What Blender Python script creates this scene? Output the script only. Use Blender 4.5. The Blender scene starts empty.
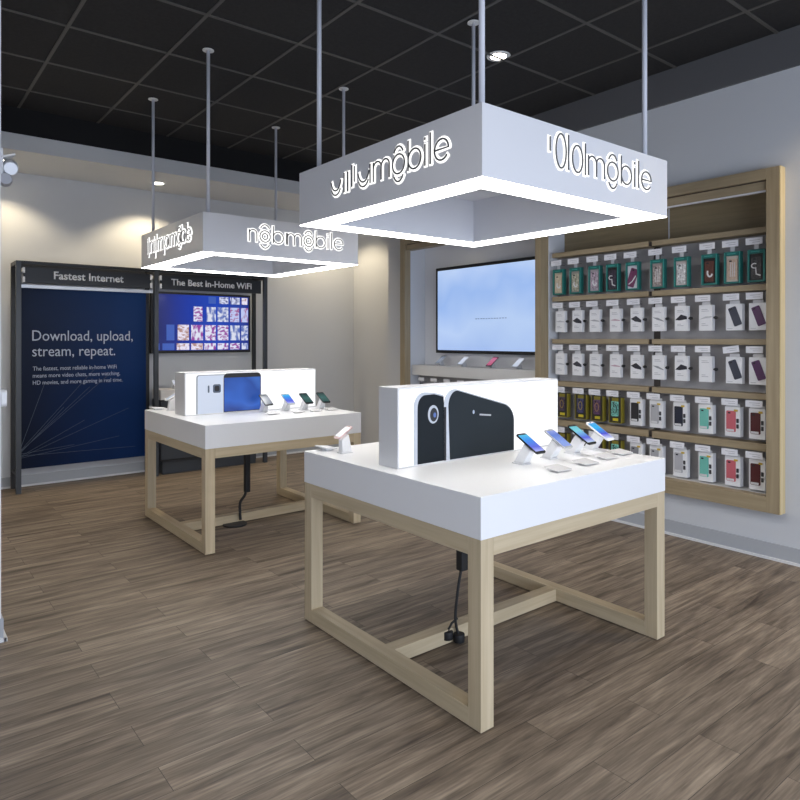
import bpy, bmesh, math, random
from mathutils import Vector, Matrix
random.seed(7)
sc = bpy.context.scene
C = sc.collection
PI = math.pi

# ------------------------------------------------------------------ camera, light, exposure
cam = bpy.data.objects.new('camera', bpy.data.cameras.new('camera'))
C.objects.link(cam)
cam.location = (0, 0, 1.5)
cam.rotation_euler = (PI/2, 0, -0.6728)
cam.data.sensor_width = 36; cam.data.lens = 655.74/800*36
cam.data.shift_y = -(400-339.18)/800
cam.data.clip_start = 0.05
sc.camera = cam
sc.view_settings.view_transform = 'Standard'
sc.view_settings.look = 'None'
sc.view_settings.gamma = 1
sc.view_settings.exposure = 0.0
sc.view_settings.use_curve_mapping = False

w = bpy.data.worlds.new('daylight'); sc.world = w; w.use_nodes = True
w.node_tree.nodes['Background'].inputs[0].default_value = (0.62, 0.76, 1.0, 1)
w.node_tree.nodes['Background'].inputs[1].default_value = 1.0

CEIL = 3.57
def area(name, loc, rot, sx, sy, col, e):
    l = bpy.data.lights.new(name, 'AREA'); l.shape = 'RECTANGLE'; l.size = sx; l.size_y = sy
    l.color = col; l.energy = e
    o = bpy.data.objects.new(name, l); C.objects.link(o); o.location = loc; o.rotation_euler = rot
    return o
# daylight through the storefront window behind the camera
area('window_daylight', (1.2, -2.42, 1.25), (PI/2-.12, 0, 0), 5.6, 2.0, (0.74, 0.83, 1.0), 190)

def spot(name, loc, col, e, ang=110, blend=0.6, rad=0.04, tilt=(0, 0, 0)):
    l = bpy.data.lights.new(name, 'SPOT'); l.color = col; l.energy = e
    l.spot_size = math.radians(ang); l.spot_blend = blend; l.shadow_soft_size = rad
    o = bpy.data.objects.new(name, l); C.objects.link(o); o.location = loc; o.rotation_euler = tilt
    return o

# ------------------------------------------------------------------ materials
def mat(name, col, rough=0.5, metal=0.0, emit=None, es=1.0, noise=0.0, nscale=20, spec=None, coat=0.0, bump=0.0):
    m = bpy.data.materials.new(name); m.use_nodes = True
    nt = m.node_tree; b = nt.nodes['Principled BSDF']
    b.inputs['Base Color'].default_value = (*col, 1)
    b.inputs['Roughness'].default_value = rough
    b.inputs['Metallic'].default_value = metal
    if spec is not None: b.inputs['Specular IOR Level'].default_value = spec
    if coat: b.inputs['Coat Weight'].default_value = coat
    if emit:
        b.inputs['Emission Color'].default_value = (*emit, 1)
        b.inputs['Emission Strength'].default_value = es
    if noise or bump:
        tc = nt.nodes.new('ShaderNodeTexCoord'); n = nt.nodes.new('ShaderNodeTexNoise')
        n.inputs['Scale'].default_value = nscale; n.inputs['Detail'].default_value = 5
        nt.links.new(tc.outputs['Object'], n.inputs['Vector'])
        if noise:
            r = nt.nodes.new('ShaderNodeValToRGB')
            r.color_ramp.elements[0].position = 0.3; r.color_ramp.elements[1].position = 0.7
            r.color_ramp.elements[0].color = (*[c*(1-noise) for c in col], 1)
            r.color_ramp.elements[1].color = (*[min(1, c*(1+noise)) for c in col], 1)
            nt.links.new(n.outputs['Fac'], r.inputs['Fac']); nt.links.new(r.outputs['Color'], b.inputs['Base Color'])
        if bump:
            bp = nt.nodes.new('ShaderNodeBump'); bp.inputs['Strength'].default_value = bump; bp.inputs['Distance'].default_value = 0.004
            nt.links.new(n.outputs['Fac'], bp.inputs['Height']); nt.links.new(bp.outputs['Normal'], b.inputs['Normal'])
    return m

def wood(name, axis, a=(0.50, 0.40, 0.255), b_=(0.60, 0.495, 0.33), rough=0.5):
    m = bpy.data.materials.new(name); m.use_nodes = True
    nt = m.node_tree; b = nt.nodes['Principled BSDF']; b.inputs['Roughness'].default_value = rough
    tc = nt.nodes.new('ShaderNodeTexCoord'); mp = nt.nodes.new('ShaderNodeMapping')
    s = [38, 38, 38]; s[axis] = 1.6
    mp.inputs['Scale'].default_value = s
    n = nt.nodes.new('ShaderNodeTexNoise'); n.inputs['Scale'].default_value = 1.0; n.inputs['Detail'].default_value = 6
    n.inputs['Distortion'].default_value = 0.6
    r = nt.nodes.new('ShaderNodeValToRGB')
    r.color_ramp.elements[0].position = 0.32; r.color_ramp.elements[1].position = 0.68
    r.color_ramp.elements[0].color = (*a, 1); r.color_ramp.elements[1].color = (*b_, 1)
    nt.links.new(tc.outputs['Object'], mp.inputs['Vector']); nt.links.new(mp.outputs['Vector'], n.inputs['Vector'])
    nt.links.new(n.outputs['Fac'], r.inputs['Fac']); nt.links.new(r.outputs['Color'], b.inputs['Base Color'])
    bp = nt.nodes.new('ShaderNodeBump'); bp.inputs['Strength'].default_value = 0.15; bp.inputs['Distance'].default_value = 0.002
    nt.links.new(n.outputs['Fac'], bp.inputs['Height']); nt.links.new(bp.outputs['Normal'], b.inputs['Normal'])
    return m

def floor_mat():
    m = bpy.data.materials.new('vinyl_planks'); m.use_nodes = True
    nt = m.node_tree; L = nt.links.new; b = nt.nodes['Principled BSDF']
    tc = nt.nodes.new('ShaderNodeTexCoord')
    br = nt.nodes.new('ShaderNodeTexBrick')
    br.offset = 0.37; br.inputs['Scale'].default_value = 1.0
    br.inputs['Brick Width'].default_value = 1.22; br.inputs['Row Height'].default_value = 0.155
    br.inputs['Mortar Size'].default_value = 0.0012; br.inputs['Mortar Smooth'].default_value = 0.2
    br.inputs['Color1'].default_value = (0, 0, 0, 1); br.inputs['Color2'].default_value = (1, 1, 1, 1)
    br.inputs['Mortar'].default_value = (0.5, 0.5, 0.5, 1)
    L(tc.outputs['Object'], br.inputs['Vector'])
    # per-plank shift of the grain
    sep = nt.nodes.new('ShaderNodeSeparateColor'); L(br.outputs['Color'], sep.inputs[0])
    cmb = nt.nodes.new('ShaderNodeCombineXYZ')
    mul = nt.nodes.new('ShaderNodeMath'); mul.operation = 'MULTIPLY'; mul.inputs[1].default_value = 37.0
    L(sep.outputs[0], mul.inputs[0]); L(mul.outputs[0], cmb.inputs['Z']); L(mul.outputs[0], cmb.inputs['X'])
    add = nt.nodes.new('ShaderNodeVectorMath'); add.operation = 'ADD'
    mp = nt.nodes.new('ShaderNodeMapping'); mp.inputs['Scale'].default_value = (1.5, 17, 1)
    L(tc.outputs['Object'], mp.inputs['Vector']); L(mp.outputs['Vector'], add.inputs[0]); L(cmb.outputs[0], add.inputs[1])
    n = nt.nodes.new('ShaderNodeTexNoise'); n.inputs['Scale'].default_value = 1.0; n.inputs['Detail'].default_value = 7
    n.inputs['Roughness'].default_value = 0.62; n.inputs['Distortion'].default_value = 0.5
    L(add.outputs[0], n.inputs['Vector'])
    mp2 = nt.nodes.new('ShaderNodeMapping'); mp2.inputs['Scale'].default_value = (6, 110, 1)
    L(tc.outputs['Object'], mp2.inputs['Vector'])
    n2 = nt.nodes.new('ShaderNodeTexNoise'); n2.inputs['Scale'].default_value = 1.0; n2.inputs['Detail'].default_value = 3
    L(mp2.outputs['Vector'], n2.inputs['Vector'])
    r = nt.nodes.new('ShaderNodeValToRGB'); cr = r.color_ramp
    cr.elements[0].position = 0.28; cr.elements[0].color = (0.060, 0.041, 0.027, 1)
    cr.elements[1].position = 0.74; cr.elements[1].color = (0.360, 0.285, 0.210, 1)
    e = cr.elements.new(0.5); e.color = (0.205, 0.157, 0.113, 1)
    L(n.outputs['Fac'], r.inputs['Fac'])
    # plank tone
    mx = nt.nodes.new('ShaderNodeMix'); mx.data_type = 'RGBA'; mx.blend_type = 'MULTIPLY'; mx.inputs[0].default_value = 1
    tone = nt.nodes.new('ShaderNodeMapRange'); tone.inputs['To Min'].default_value = 0.90; tone.inputs['To Max'].default_value = 1.10
    L(sep.outputs[0], tone.inputs['Value'])
    L(r.outputs['Color'], mx.inputs[6]); L(tone.outputs[0], mx.inputs[7])
    mx2 = nt.nodes.new('ShaderNodeMix'); mx2.data_type = 'RGBA'; mx2.blend_type = 'MULTIPLY'; mx2.inputs[0].default_value = 1
    t2 = nt.nodes.new('ShaderNodeMapRange'); t2.inputs['From Min'].default_value = 0.3; t2.inputs['From Max'].default_value = 0.7
    t2.inputs['To Min'].default_value = 0.70; t2.inputs['To Max'].default_value = 1.26
    L(n2.outputs['Fac'], t2.inputs['Value'])
    L(mx.outputs[2], mx2.inputs[6]); L(t2.outputs[0], mx2.inputs[7])
    mo = nt.nodes.new('ShaderNodeMix'); mo.data_type = 'RGBA'
    L(br.outputs['Fac'], mo.inputs[0]); L(mx2.outputs[2], mo.inputs[6]); mo.inputs[7].default_value = (0.045, 0.033, 0.025, 1)
    L(mo.outputs[2], b.inputs['Base Color'])
    b.inputs['Roughness'].default_value = 0.52
    bp = nt.nodes.new('ShaderNodeBump'); bp.inputs['Strength'].default_value = 0.2; bp.inputs['Distance'].default_value = 0.002
    L(n.outputs['Fac'], bp.inputs['Height']); L(bp.outputs['Normal'], b.inputs['Normal'])
    return m

def screen_mat(name, cols, axis=1, es=1.0, scale=1.0, off=0.5, noise=0.0):
    """lit display: colour bands along a local axis"""
    m = bpy.data.materials.new(name); m.use_nodes = True
    nt = m.node_tree; L = nt.links.new; b = nt.nodes['Principled BSDF']
    b.inputs['Base Color'].default_value = (0.02, 0.02, 0.02, 1); b.inputs['Roughness'].default_value = 0.15
    tc = nt.nodes.new('ShaderNodeTexCoord'); sp = nt.nodes.new('ShaderNodeSeparateXYZ')
    L(tc.outputs['Object'], sp.inputs[0])
    mr = nt.nodes.new('ShaderNodeMath'); mr.operation = 'MULTIPLY_ADD'
    mr.inputs[1].default_value = scale; mr.inputs[2].default_value = off
    L(sp.outputs[axis], mr.inputs[0])
    src = mr.outputs[0]
    if noise:
        n = nt.nodes.new('ShaderNodeTexNoise'); n.inputs['Scale'].default_value = 0.6*scale + 1
        L(tc.outputs['Object'], n.inputs['Vector'])
        ma = nt.nodes.new('ShaderNodeMath'); ma.operation = 'MULTIPLY_ADD'; ma.inputs[1].default_value = noise
        L(n.outputs['Fac'], ma.inputs[0]); L(src, ma.inputs[2])
        sb = nt.nodes.new('ShaderNodeMath'); sb.operation = 'SUBTRACT'; sb.inputs[1].default_value = noise/2
        L(ma.outputs[0], sb.inputs[0]); src = sb.outputs[0]
    r = nt.nodes.new('ShaderNodeValToRGB'); cr = r.color_ramp
    cr.elements[0].position = 0; cr.elements[0].color = (*cols[0], 1)
    cr.elements[1].position = 1; cr.elements[1].color = (*cols[-1], 1)
    for i, c in enumerate(cols[1:-1]):
        e = cr.elements.new((i+1)/(len(cols)-1)); e.color = (*c, 1)
    L(src, r.inputs['Fac']); L(r.outputs['Color'], b.inputs['Emission Color'])
    b.inputs['Emission Strength'].default_value = es
    return m

def emis(name, col, s): return mat(name, (0.02, 0.02, 0.02), 0.4, emit=col, es=s)

M = dict(
    wall=mat('wall_paint', (0.585, 0.60, 0.625), 0.75, bump=0.05, nscale=60),
    wall_white=mat('white_wall_paint', (0.78, 0.79, 0.81), 0.7),
    soffit=mat('soffit_paint', (0.62, 0.625, 0.63), 0.75),
    ceiling=mat('dark_ceiling_tile', (0.016, 0.015, 0.015), 0.85, noise=0.25, nscale=40),
    void=mat('void_shade_black', (0.006, 0.006, 0.007), 0.9),
    void_grey=mat('dark_grey_upper_wall', (0.10, 0.10, 0.105), 0.8),
    tbar=mat('ceiling_grid_bar', (0.085, 0.08, 0.072), 0.5),
    base=mat('grey_baseboard_vinyl', (0.40, 0.415, 0.44), 0.55),
    basetoe=mat('pale_baseboard_edge', (0.72, 0.72, 0.72), 0.5),
    floor=floor_mat(),
    lam=mat('white_laminate', (0.86, 0.86, 0.865), 0.32),
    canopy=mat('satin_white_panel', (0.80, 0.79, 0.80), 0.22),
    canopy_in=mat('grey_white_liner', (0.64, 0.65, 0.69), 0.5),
    maple_x=wood('maple_grain_x', 0), maple_y=wood('maple_grain_y', 1), maple_z=wood('maple_grain_z', 2),
    oak_y=wood('oak_grain_y', 1, (0.29, 0.225, 0.135), (0.37, 0.295, 0.185)),
    oak_z=wood('oak_grain_z', 2, (0.29, 0.225, 0.135), (0.37, 0.295, 0.185)),
    oakpanel=wood('oak_panel_grain', 1, (0.25, 0.195, 0.11), (0.31, 0.245, 0.145)),
    led=emis('led_strip', (1.0, 0.985, 0.96), 12.0),
    halo=emis('halo_led', (1.0, 0.99, 0.97), 1.5),
    letter=mat('grey_metal_letter', (0.11, 0.11, 0.115), 0.5),
    steel=mat('satin_steel', (0.66, 0.67, 0.72), 0.4),
    chrome=mat('chrome', (0.75, 0.75, 0.78), 0.15, metal=1.0),
    black=mat('black_powder_coat', (0.018, 0.019, 0.022), 0.45),
    graphite=mat('graphite_post', (0.045, 0.052, 0.062), 0.4),
    gap=mat('dark_gap', (0.05, 0.04, 0.035), 0.8),
    gloss=mat('gloss_black', (0.012, 0.012, 0.014), 0.12),
    rubber=mat('black_rubber', (0.012, 0.012, 0.013), 0.6),
    white=mat('white_plastic', (0.82, 0.82, 0.83), 0.35),
    offwhite=mat('off_white_plastic', (0.68, 0.68, 0.69), 0.4),
    silver=mat('silver_plastic', (0.55, 0.56, 0.58), 0.3, metal=0.4),
    pinkp=mat('rose_plastic', (0.72, 0.52, 0.50), 0.35),
    acry=mat('frosted_acrylic', (0.70, 0.69, 0.69), 0.18),
    text=mat('white_lettering', (0.85, 0.85, 0.86), 0.5),
    textdim=mat('pale_blue_lettering', (0.42, 0.47, 0.58), 0.5),
    board=mat('slatwall_grey', (0.36, 0.35, 0.355), 0.55, noise=0.08, nscale=8),
    liner=mat('pale_liner_panel', (0.66, 0.68, 0.72), 0.5),
    tvback=mat('glossy_white_panel', (0.80, 0.80, 0.82), 0.12, coat=0.5),
    ledge=mat('stone_white_ledge', (0.74, 0.73, 0.71), 0.5),
    bulb=emis('downlight_lens', (1.0, 0.93, 0.8), 14),
    ring=mat('downlight_trim', (0.8, 0.8, 0.78), 0.4),
    tag=mat('paper_price_tag', (0.80, 0.80, 0.83), 0.6),
    print_=mat('grey_print', (0.42, 0.42, 0.45), 0.6),
    glass=mat('dark_glass', (0.02, 0.025, 0.04), 0.08),
)

# ------------------------------------------------------------------ mesh helpers
def bm_new(): return bmesh.new()
def box(bm, x0, x1, y0, y1, z0, z1, mtx=None):
    vs = [bm.verts.new((x, y, z)) for z in (z0, z1) for y in (y0, y1) for x in (x0, x1)]
    for f in ((0, 2, 3, 1), (4, 5, 7, 6), (0, 1, 5, 4), (2, 6, 7, 3), (0, 4, 6, 2), (1, 3, 7, 5)):
        bm.faces.new([vs[i] for i in f])
    if mtx is not None: bmesh.ops.transform(bm, matrix=mtx, verts=vs)
    return vs
def cyl(bm, p0, p1, r0, r1=None, n=16, cap=True):
    p0, p1 = Vector(p0), Vector(p1); r1 = r0 if r1 is None else r1
    d = (p1-p0); q = d.to_track_quat('Z', 'Y')
    a, b = [], []
    for k in range(n):
        t = 2*PI*k/n; v = Vector((math.cos(t), math.sin(t), 0))
        a.append(bm.verts.new(p0+q@(v*r0))); b.append(bm.verts.new(p1+q@(v*r1)))
    for k in range(n):
        bm.faces.new((a[k], a[(k+1) % n], b[(k+1) % n], b[k])).smooth = True
    if cap:
        bm.faces.new(a[::-1]); bm.faces.new(b)
    return a+b
def tube(bm, pts, r, n=8):
    pts = [Vector(p) for p in pts]
    rings = []
    for i, p in enumerate(pts):
        d = (pts[min(i+1, len(pts)-1)]-pts[max(i-1, 0)]).normalized()
        q = d.to_track_quat('Z', 'Y')
        rings.append([bm.verts.new(p+q@Vector((math.cos(2*PI*k/n)*r, math.sin(2*PI*k/n)*r, 0))) for k in range(n)])
    for a, b in zip(rings, rings[1:]):
        for k in range(n): bm.faces.new((a[k], a[(k+1) % n], b[(k+1) % n], b[k])).smooth = True
    bm.faces.new(rings[0][::-1]); bm.faces.new(rings[-1])
def rrect(w, h, r, n=6, rs=None):
    """rounded rectangle outline centred on 0; rs = radii bl, br, tr, tl"""
    rs = rs or (r, r, r, r); out = []
    for (cx, cy, a0, rr) in ((-w/2, -h/2, PI, rs[0]), (w/2, -h/2, 1.5*PI, rs[1]), (w/2, h/2, 0, rs[2]), (-w/2, h/2, .5*PI, rs[3])):
        sx, sy = (1 if cx < 0 else -1), (1 if cy < 0 else -1)
        if rr <= 0: out.append((cx, cy)); continue
        for k in range(n+1):
            a = a0+PI/2*k/n; out.append((cx+sx*rr+rr*math.cos(a), cy+sy*rr+rr*math.sin(a)))
    return out
def prism(bm, pts, fn, t0, t1):
    """extrude 2-D outline; fn(u, v, t) -> xyz"""
    a = [bm.verts.new(fn(u, v, t0)) for u, v in pts]; b = [bm.verts.new(fn(u, v, t1)) for u, v in pts]
    n = len(pts)
    for k in range(n): bm.faces.new((a[k], a[(k+1) % n], b[(k+1) % n], b[k]))
    bm.faces.new(a[::-1]); bm.faces.new(b)
def ribbon(bm, pl, wd, fn, t0, t1):
    """flat stroke of constant width along a polyline, extruded"""
    P = [Vector((p[0], p[1])) for p in pl]
    Lf, Rt = [], []
    for i, p in enumerate(P):
        d0 = (P[i]-P[i-1]).normalized() if i > 0 else None
        d1 = (P[i+1]-P[i]).normalized() if i < len(P)-1 else None
        d = d0 if d1 is None else d1 if d0 is None else (d0+d1).normalized()
        e = p.copy()
        if i == 0: e = p-d*wd*.35
        if i == len(P)-1: e = p+d*wd*.35
        nrm = Vector((-d.y, d.x))*wd/2
        Lf.append(e+nrm); Rt.append(e-nrm)
    prs = []
    for i in range(len(P)):
        prs.append([bm.verts.new(fn(q.x, q.y, t)) for q, t in ((Lf[i], t0), (Rt[i], t0), (Rt[i], t1), (Lf[i], t1))])
    for a, b in zip(prs, prs[1:]):
        for k in range(4): bm.faces.new((a[k], a[(k+1) % 4], b[(k+1) % 4], b[k]))
    bm.faces.new(prs[0][::-1]); bm.faces.new(prs[-1])

def obj(name, bm, m, parent=None, bevel=0, seg=2, kind=None, label=None):
    bmesh.ops.recalc_face_normals(bm, faces=bm.faces)
    me = bpy.data.meshes.new(name); bm.to_mesh(me); bm.free()
    me.materials.append(m)
    o = bpy.data.objects.new(name, me); C.objects.link(o)
    if parent: o.parent = parent
    if bevel:
        b = o.modifiers.new('bevel', 'BEVEL'); b.width = bevel; b.segments = seg; b.limit_method = 'ANGLE'
    if kind: o['kind'] = kind
    if label: o['label'] = label
    return o
def bx(name, dims, m, parent=None, bevel=0, **k):
    bm = bm_new(); box(bm, *dims); return obj(name, bm, m, parent, bevel, **k)
def struct(name, bm, m, parent=None): return obj(name, bm, m, parent, kind='structure')
def thing(name, label, cat, loc=(0, 0, 0), rz=0, group=None):
    o = bpy.data.objects.new(name, None); C.objects.link(o); o.empty_display_size = 0.1
    o.location = loc; o.rotation_euler = (0, 0, rz); tag(o, label, cat, group); return o
def tag(o, label, cat, group=None):
    o['label'] = label; o['category'] = cat
    if group: o['group'] = group
    return o
def dup(root, loc, label):
    r = root.copy(); C.objects.link(r); r.location = loc; r['label'] = label
    for ch in list(root.children):
        c = ch.copy(); C.objects.link(c); c.parent = r
        for g in ch.children:
            d = g.copy(); C.objects.link(d); d.parent = c
    return r
def text_bm(s, size, fn, t=0.002, width=None, bold=0):
    cu = bpy.data.curves.new('t', 'FONT'); cu.body = s; cu.size = size; cu.offset = bold; cu.resolution_u = 3
    o = bpy.data.objects.new('t', cu); C.objects.link(o)
    bpy.context.view_layer.update()
    me = bpy.data.meshes.new_from_object(o.evaluated_get(bpy.context.evaluated_depsgraph_get()))
    bpy.data.objects.remove(o); bpy.data.curves.remove(cu)
    bm = bm_new(); bm.from_mesh(me); bpy.data.meshes.remove(me)
    xs = [v.co.x for v in bm.verts]; k = 1.0
    if width: k = width/(max(xs)-min(xs))
    x0 = min(xs)
    r = bmesh.ops.extrude_face_region(bm, geom=bm.faces[:])
    for g in r['geom']:
        if isinstance(g, bmesh.types.BMVert): g.co.z += t
    for v in bm.verts: v.co = Vector(fn((v.co.x-x0)*k, v.co.y, v.co.z))
    return bm

# ------------------------------------------------------------------ the room
WX, WY = 4.77, 7.62
bm = bm_new(); box(bm, -3, 6, -2.6, 7.9, -0.1, 0); struct('floor', bm, M['floor'])
bm = bm_new(); box(bm, -3, 6, -2.6, 7.9, CEIL, CEIL+0.1); ceil = struct('ceiling', bm, M['ceiling'])
bm = bm_new()
gx0, gy0, pitch, pitch_y = 2.965, 5.475, 0.66, 0.72
for k in range(-8, 4): box(bm, gx0+k*pitch-.011, gx0+k*pitch+.011, -2.5, 6.7, CEIL-.006, CEIL+.01)
for k in range(-11, 2): box(bm, -2.9, 5.2, gy0+k*pitch_y-.011, gy0+k*pitch_y+.011, CEIL-.0061, CEIL+.01)
struct('ceiling_grid', bm, M['tbar'], ceil)
bm = bm_new(); box(bm, 0.49, 5.24, 6.712, 6.73, 3.335, CEIL); struct('void_shade_sheet', bm, M['void'])  # shade of the open void above the soffit, painted as a black sheet
bm = bm_new(); box(bm, 4.75, 4.77, -2.5, 6.2, 3.31, CEIL); struct('trim_3', bm, M['void_grey'])
# right wall with the opening for the merchandising unit
bm = bm_new()
box(bm, WX, WX+.5, -2.6, 1.86, 0, CEIL); box(bm, WX, WX+.5, 5.90, 6.21, 0, CEIL)
box(bm, WX, WX+.5, 1.86, 5.90, 0, 0.40); box(bm, WX, WX+.5, 1.86, 5.90, 2.60, CEIL)
struct('wall_right', bm, M['wall'])
bm = bm_new(); box(bm, 5.24, 5.6, 6.0, 7.9, 0, CEIL); struct('wall_right_recess', bm, M['wall'])
bm = bm_new(); box(bm, -3, 5.6, WY, WY+.2, 0, CEIL); struct('wall_back', bm, M['wall'])
bm = bm_new(); box(bm, -3, 0.480, 3.785, WY, 0, CEIL); struct('wall_left', bm, M['wall_white'])
bm = bm_new(); box(bm, -3, -2.9, -2.6, 3.785, 0, CEIL); struct('wall_far_left', bm, M['wall_white'])
bm = bm_new()
box(bm, -3, -1.7, -2.6, -2.5, 0, CEIL); box(bm, 4.1, 4.8, -2.6, -2.5, 0, CEIL)
box(bm, -1.7, 4.1, -2.6, -2.5, 0, 0.2); box(bm, -1.7, 4.1, -2.6, -2.5, 2.9, CEIL)
struct('wall_front', bm, M['wall'])
bm = bm_new()
for x in (-1.7, 0.2, 2.15, 4.06): box(bm, x, x+.05, -2.58, -2.52, 0.2, 2.9)
box(bm, -1.7, 4.1, -2.58, -2.52, 0.2, 0.25); box(bm, -1.7, 4.1, -2.58, -2.52, 2.85, 2.9)
struct('window_1', bm, M['black'])
# soffit along the back wall
bm = bm_new(); box(bm, 0.480, 5.24, 6.71, WY, 3.19, 3.335); struct('trim_1', bm, M['soffit'])
# baseboards
def baseb(name, a, b):
    bm = bm_new(); box(bm, *a); o = struct(name, bm, M['base'])
    bm = bm_new(); box(bm, *b); struct('baseboard_edge', bm, M['basetoe'], o)
baseb('baseboard_right', (WX-.012, WX, -2.5, 6.20, 0, .112), (WX-.024, WX-.012, -2.5, 6.21, 0, .018))
baseb('baseboard_back', (0.5, 5.24, WY-.012, WY, 0, .112), (0.5, 5.24, WY-.024, WY-.012, 0, .018))
baseb('baseboard_left', (-2.9, 0.480, 3.773, 3.785, 0, .112), (-2.9, 0.500, 3.761, 3.773, 0, .018))
baseb('baseboard_left_end', (0.480, 0.490, 3.773, 7.5, 0, .112), (0.490, 0.505, 3.761, 7.5, 0, .018))

# ------------------------------------------------------------------ downlights
def downlight(x, y, z, label, e, col=(1, .83, .56), ang=105, rad=.03):
    t = thing('recessed_downlight', label, 'ceiling light', (x, y, z), 0, 'recessed downlights')
    bm = bm_new()
    a = [bm.verts.new((math.cos(2*PI*k/24)*.085, math.sin(2*PI*k/24)*.085, -.006)) for k in range(24)]
    b = [bm.verts.new((math.cos(2*PI*k/24)*.06, math.sin(2*PI*k/24)*.06, -.006)) for k in range(24)]
    c = [bm.verts.new((math.cos(2*PI*k/24)*.088, math.sin(2*PI*k/24)*.088, 0)) for k in range(24)]
    for k in range(24):
        j = (k+1) % 24; bm.faces.new((a[k], a[j], b[j], b[k])); bm.faces.new((a[k], a[j], c[j], c[k]))
    obj('trim_ring', bm, M['ring'], t)
    bm = bm_new(); cyl(bm, (0, 0, -.004), (0, 0, -.001), .06, n=24); obj('lens', bm, M['bulb'], t)
    s = spot('downlight_lamp', (0, 0, -.012), col, e, ang, .45, rad); s.parent = t
    return t
downlight(0.93, 7.20, 3.19, 'warm recessed downlight in the soffit at the partition end', 46, ang=122)
downlight(2.374, 7.18, 3.19, 'glowing recessed downlight in the soffit above the blue poster', 72, ang=122)
downlight(4.62, 7.22, 3.19, 'warm recessed downlight in the soffit near the room corner', 72, ang=122)
for i, (x, y, e, c) in enumerate(((0.2, -1.2, 60, (.97, .97, 1)), (2.3, -1.3, 60, (.97, .97, 1)), (4.42, 0.85, 95, (1, .78, .48)), (0.3, 1.5, 40, (1, .95, .88)), (3.55, 3.3, 60, (.98, .97, 1)), (-1.2, 1.2, 50, (.97, .97, 1)))):  # unseen ceiling lamps added as fill, except the warm one near the right wall
    downlight(x, y, CEIL, ['added fill downlight behind the camera, left side', 'added fill downlight behind the camera, right side',
        'ceiling downlight near the right wall in front of the accessory display', 'added fill downlight in the dark tiles left of the near canopy',
        'added fill downlight in front of the wall television', 'added fill downlight at the far left of the room'][i], e, c, 118, .06)

# ------------------------------------------------------------------ display tables
TW, TD, TZ, SZ = 1.3175, 1.3159, 0.901, 0.736
def make_table(loc, label):
    t = thing('display_table', label, 'table', loc, 0, 'display tables')
    bx('counter_top', (0, TW, 0, TD, SZ, TZ), M['lam'], t, .002)
    L = .07
    for x in (0.002, TW-L-.002):
        for y in (0.002, TD-L-.002):
            bx('leg', (x, x+L, y, y+L, 0.004, SZ), M['maple_z'], t, .0015)
        bx('foot_rail', (x, x+L, L+.002, TD-L-.002, 0.004, .074), M['maple_y'], t, .0015)
        bx('top_rail', (x, x+L, L+.002, TD-L-.002, SZ-.07, SZ), M['maple_y'], t, .0015)
    for y in (0.002, TD-L-.002):
        bx('top_rail', (L+.002, TW-L-.002, y, y+L, SZ-.07, SZ), M['maple_x'], t, .0015)
    bx('stretcher', (L+.002, TW-L-.002, TD/2-.035, TD/2+.035, 0.004, .072), M['maple_x'], t, .0015)
    bm = bm_new()
    for x in (0.01, TW-.06):
        for y in (0.01, TD-.06): box(bm, x, x+.05, y, y+.05, 0, .004)
    obj('foot_pads', bm, M['rubber'], t)
    return t
T1, T2 = (1.7877, 1.7515), (1.775, 4.3915)
make_table((*T1, 0), 'white topped square display table with pale wood frame, nearest the camera')
make_table((*T2, 0), 'white topped square display table with pale wood frame, further back by the blue poster')

# ------------------------------------------------------------------ hanging canopies with halo letters
def arc(cx, cy, rx, ry, a0, a1, n=18):
    return [(cx+rx*math.cos(math.radians(a0+(a1-a0)*k/n)), cy+ry*math.sin(math.radians(a0+(a1-a0)*k/n))) for k in range(n+1)]
X = .085; A = .125
def g_m(s): return [[(s, 0), (s, X*.98)], arc(s+.030, X-.030, .030, .030, 180, 0)+[(s+.06, 0)], arc(s+.090, X-.030, .030, .030, 180, 0)+[(s+.12, 0)]]
def g_n(s): return [[(s, 0), (s, X*.98)], arc(s+.030, X-.030, .030, .030, 180, 0)+[(s+.06, 0)]]
def g_o(s, w=.042): return [arc(s+w, X/2, w, X/2, 0, 360, 28)]
def g_arcs(s, up=True, dn=True, r=.065):
    o = []
    if up: o.append(arc(s, X/2+.012, r*.62, r, 40, 140, 10))
    if dn: o.append(arc(s, X/2-.012, r*.62, r, 220, 320, 10))
    return o
def g_b(s): return [[(s, 0), (s, A)], arc(s+.042, X/2, .042, X/2, 0, 360, 28)]
def g_i(s): return [[(s, 0), (s, X)], [(s, X+.022), (s, X+.028)]]
def g_l(s): return [[(s, 0), (s, A)]]
def g_e(s): return [[(s, X/2+.002), (s+.084, X/2+.002)]+arc(s+.042, X/2, .042, X/2, 3, 318, 26)]
def word(s=0, compact=1.0):
    st = g_m(s)+g_o(s+.143)+g_arcs(s+.185)+g_b(s+.252)+g_i(s+.362)+g_l(s+.396)+g_e(s+.422)
    return st
def sign_letters(parent, strokes, fn, wd=.0075, hw=.0235):
    bm = bm_new()
    for i, s in enumerate(strokes): ribbon(bm, s, hw, fn, .0005, .0015+.00004*i)
    obj('halo_backlight', bm, M['halo'], parent)
    bm = bm_new()
    for i, s in enumerate(strokes): ribbon(bm, s, wd, fn, .0045, .0075+.00004*i)
    obj('letters', bm, M['letter'], parent)
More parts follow.
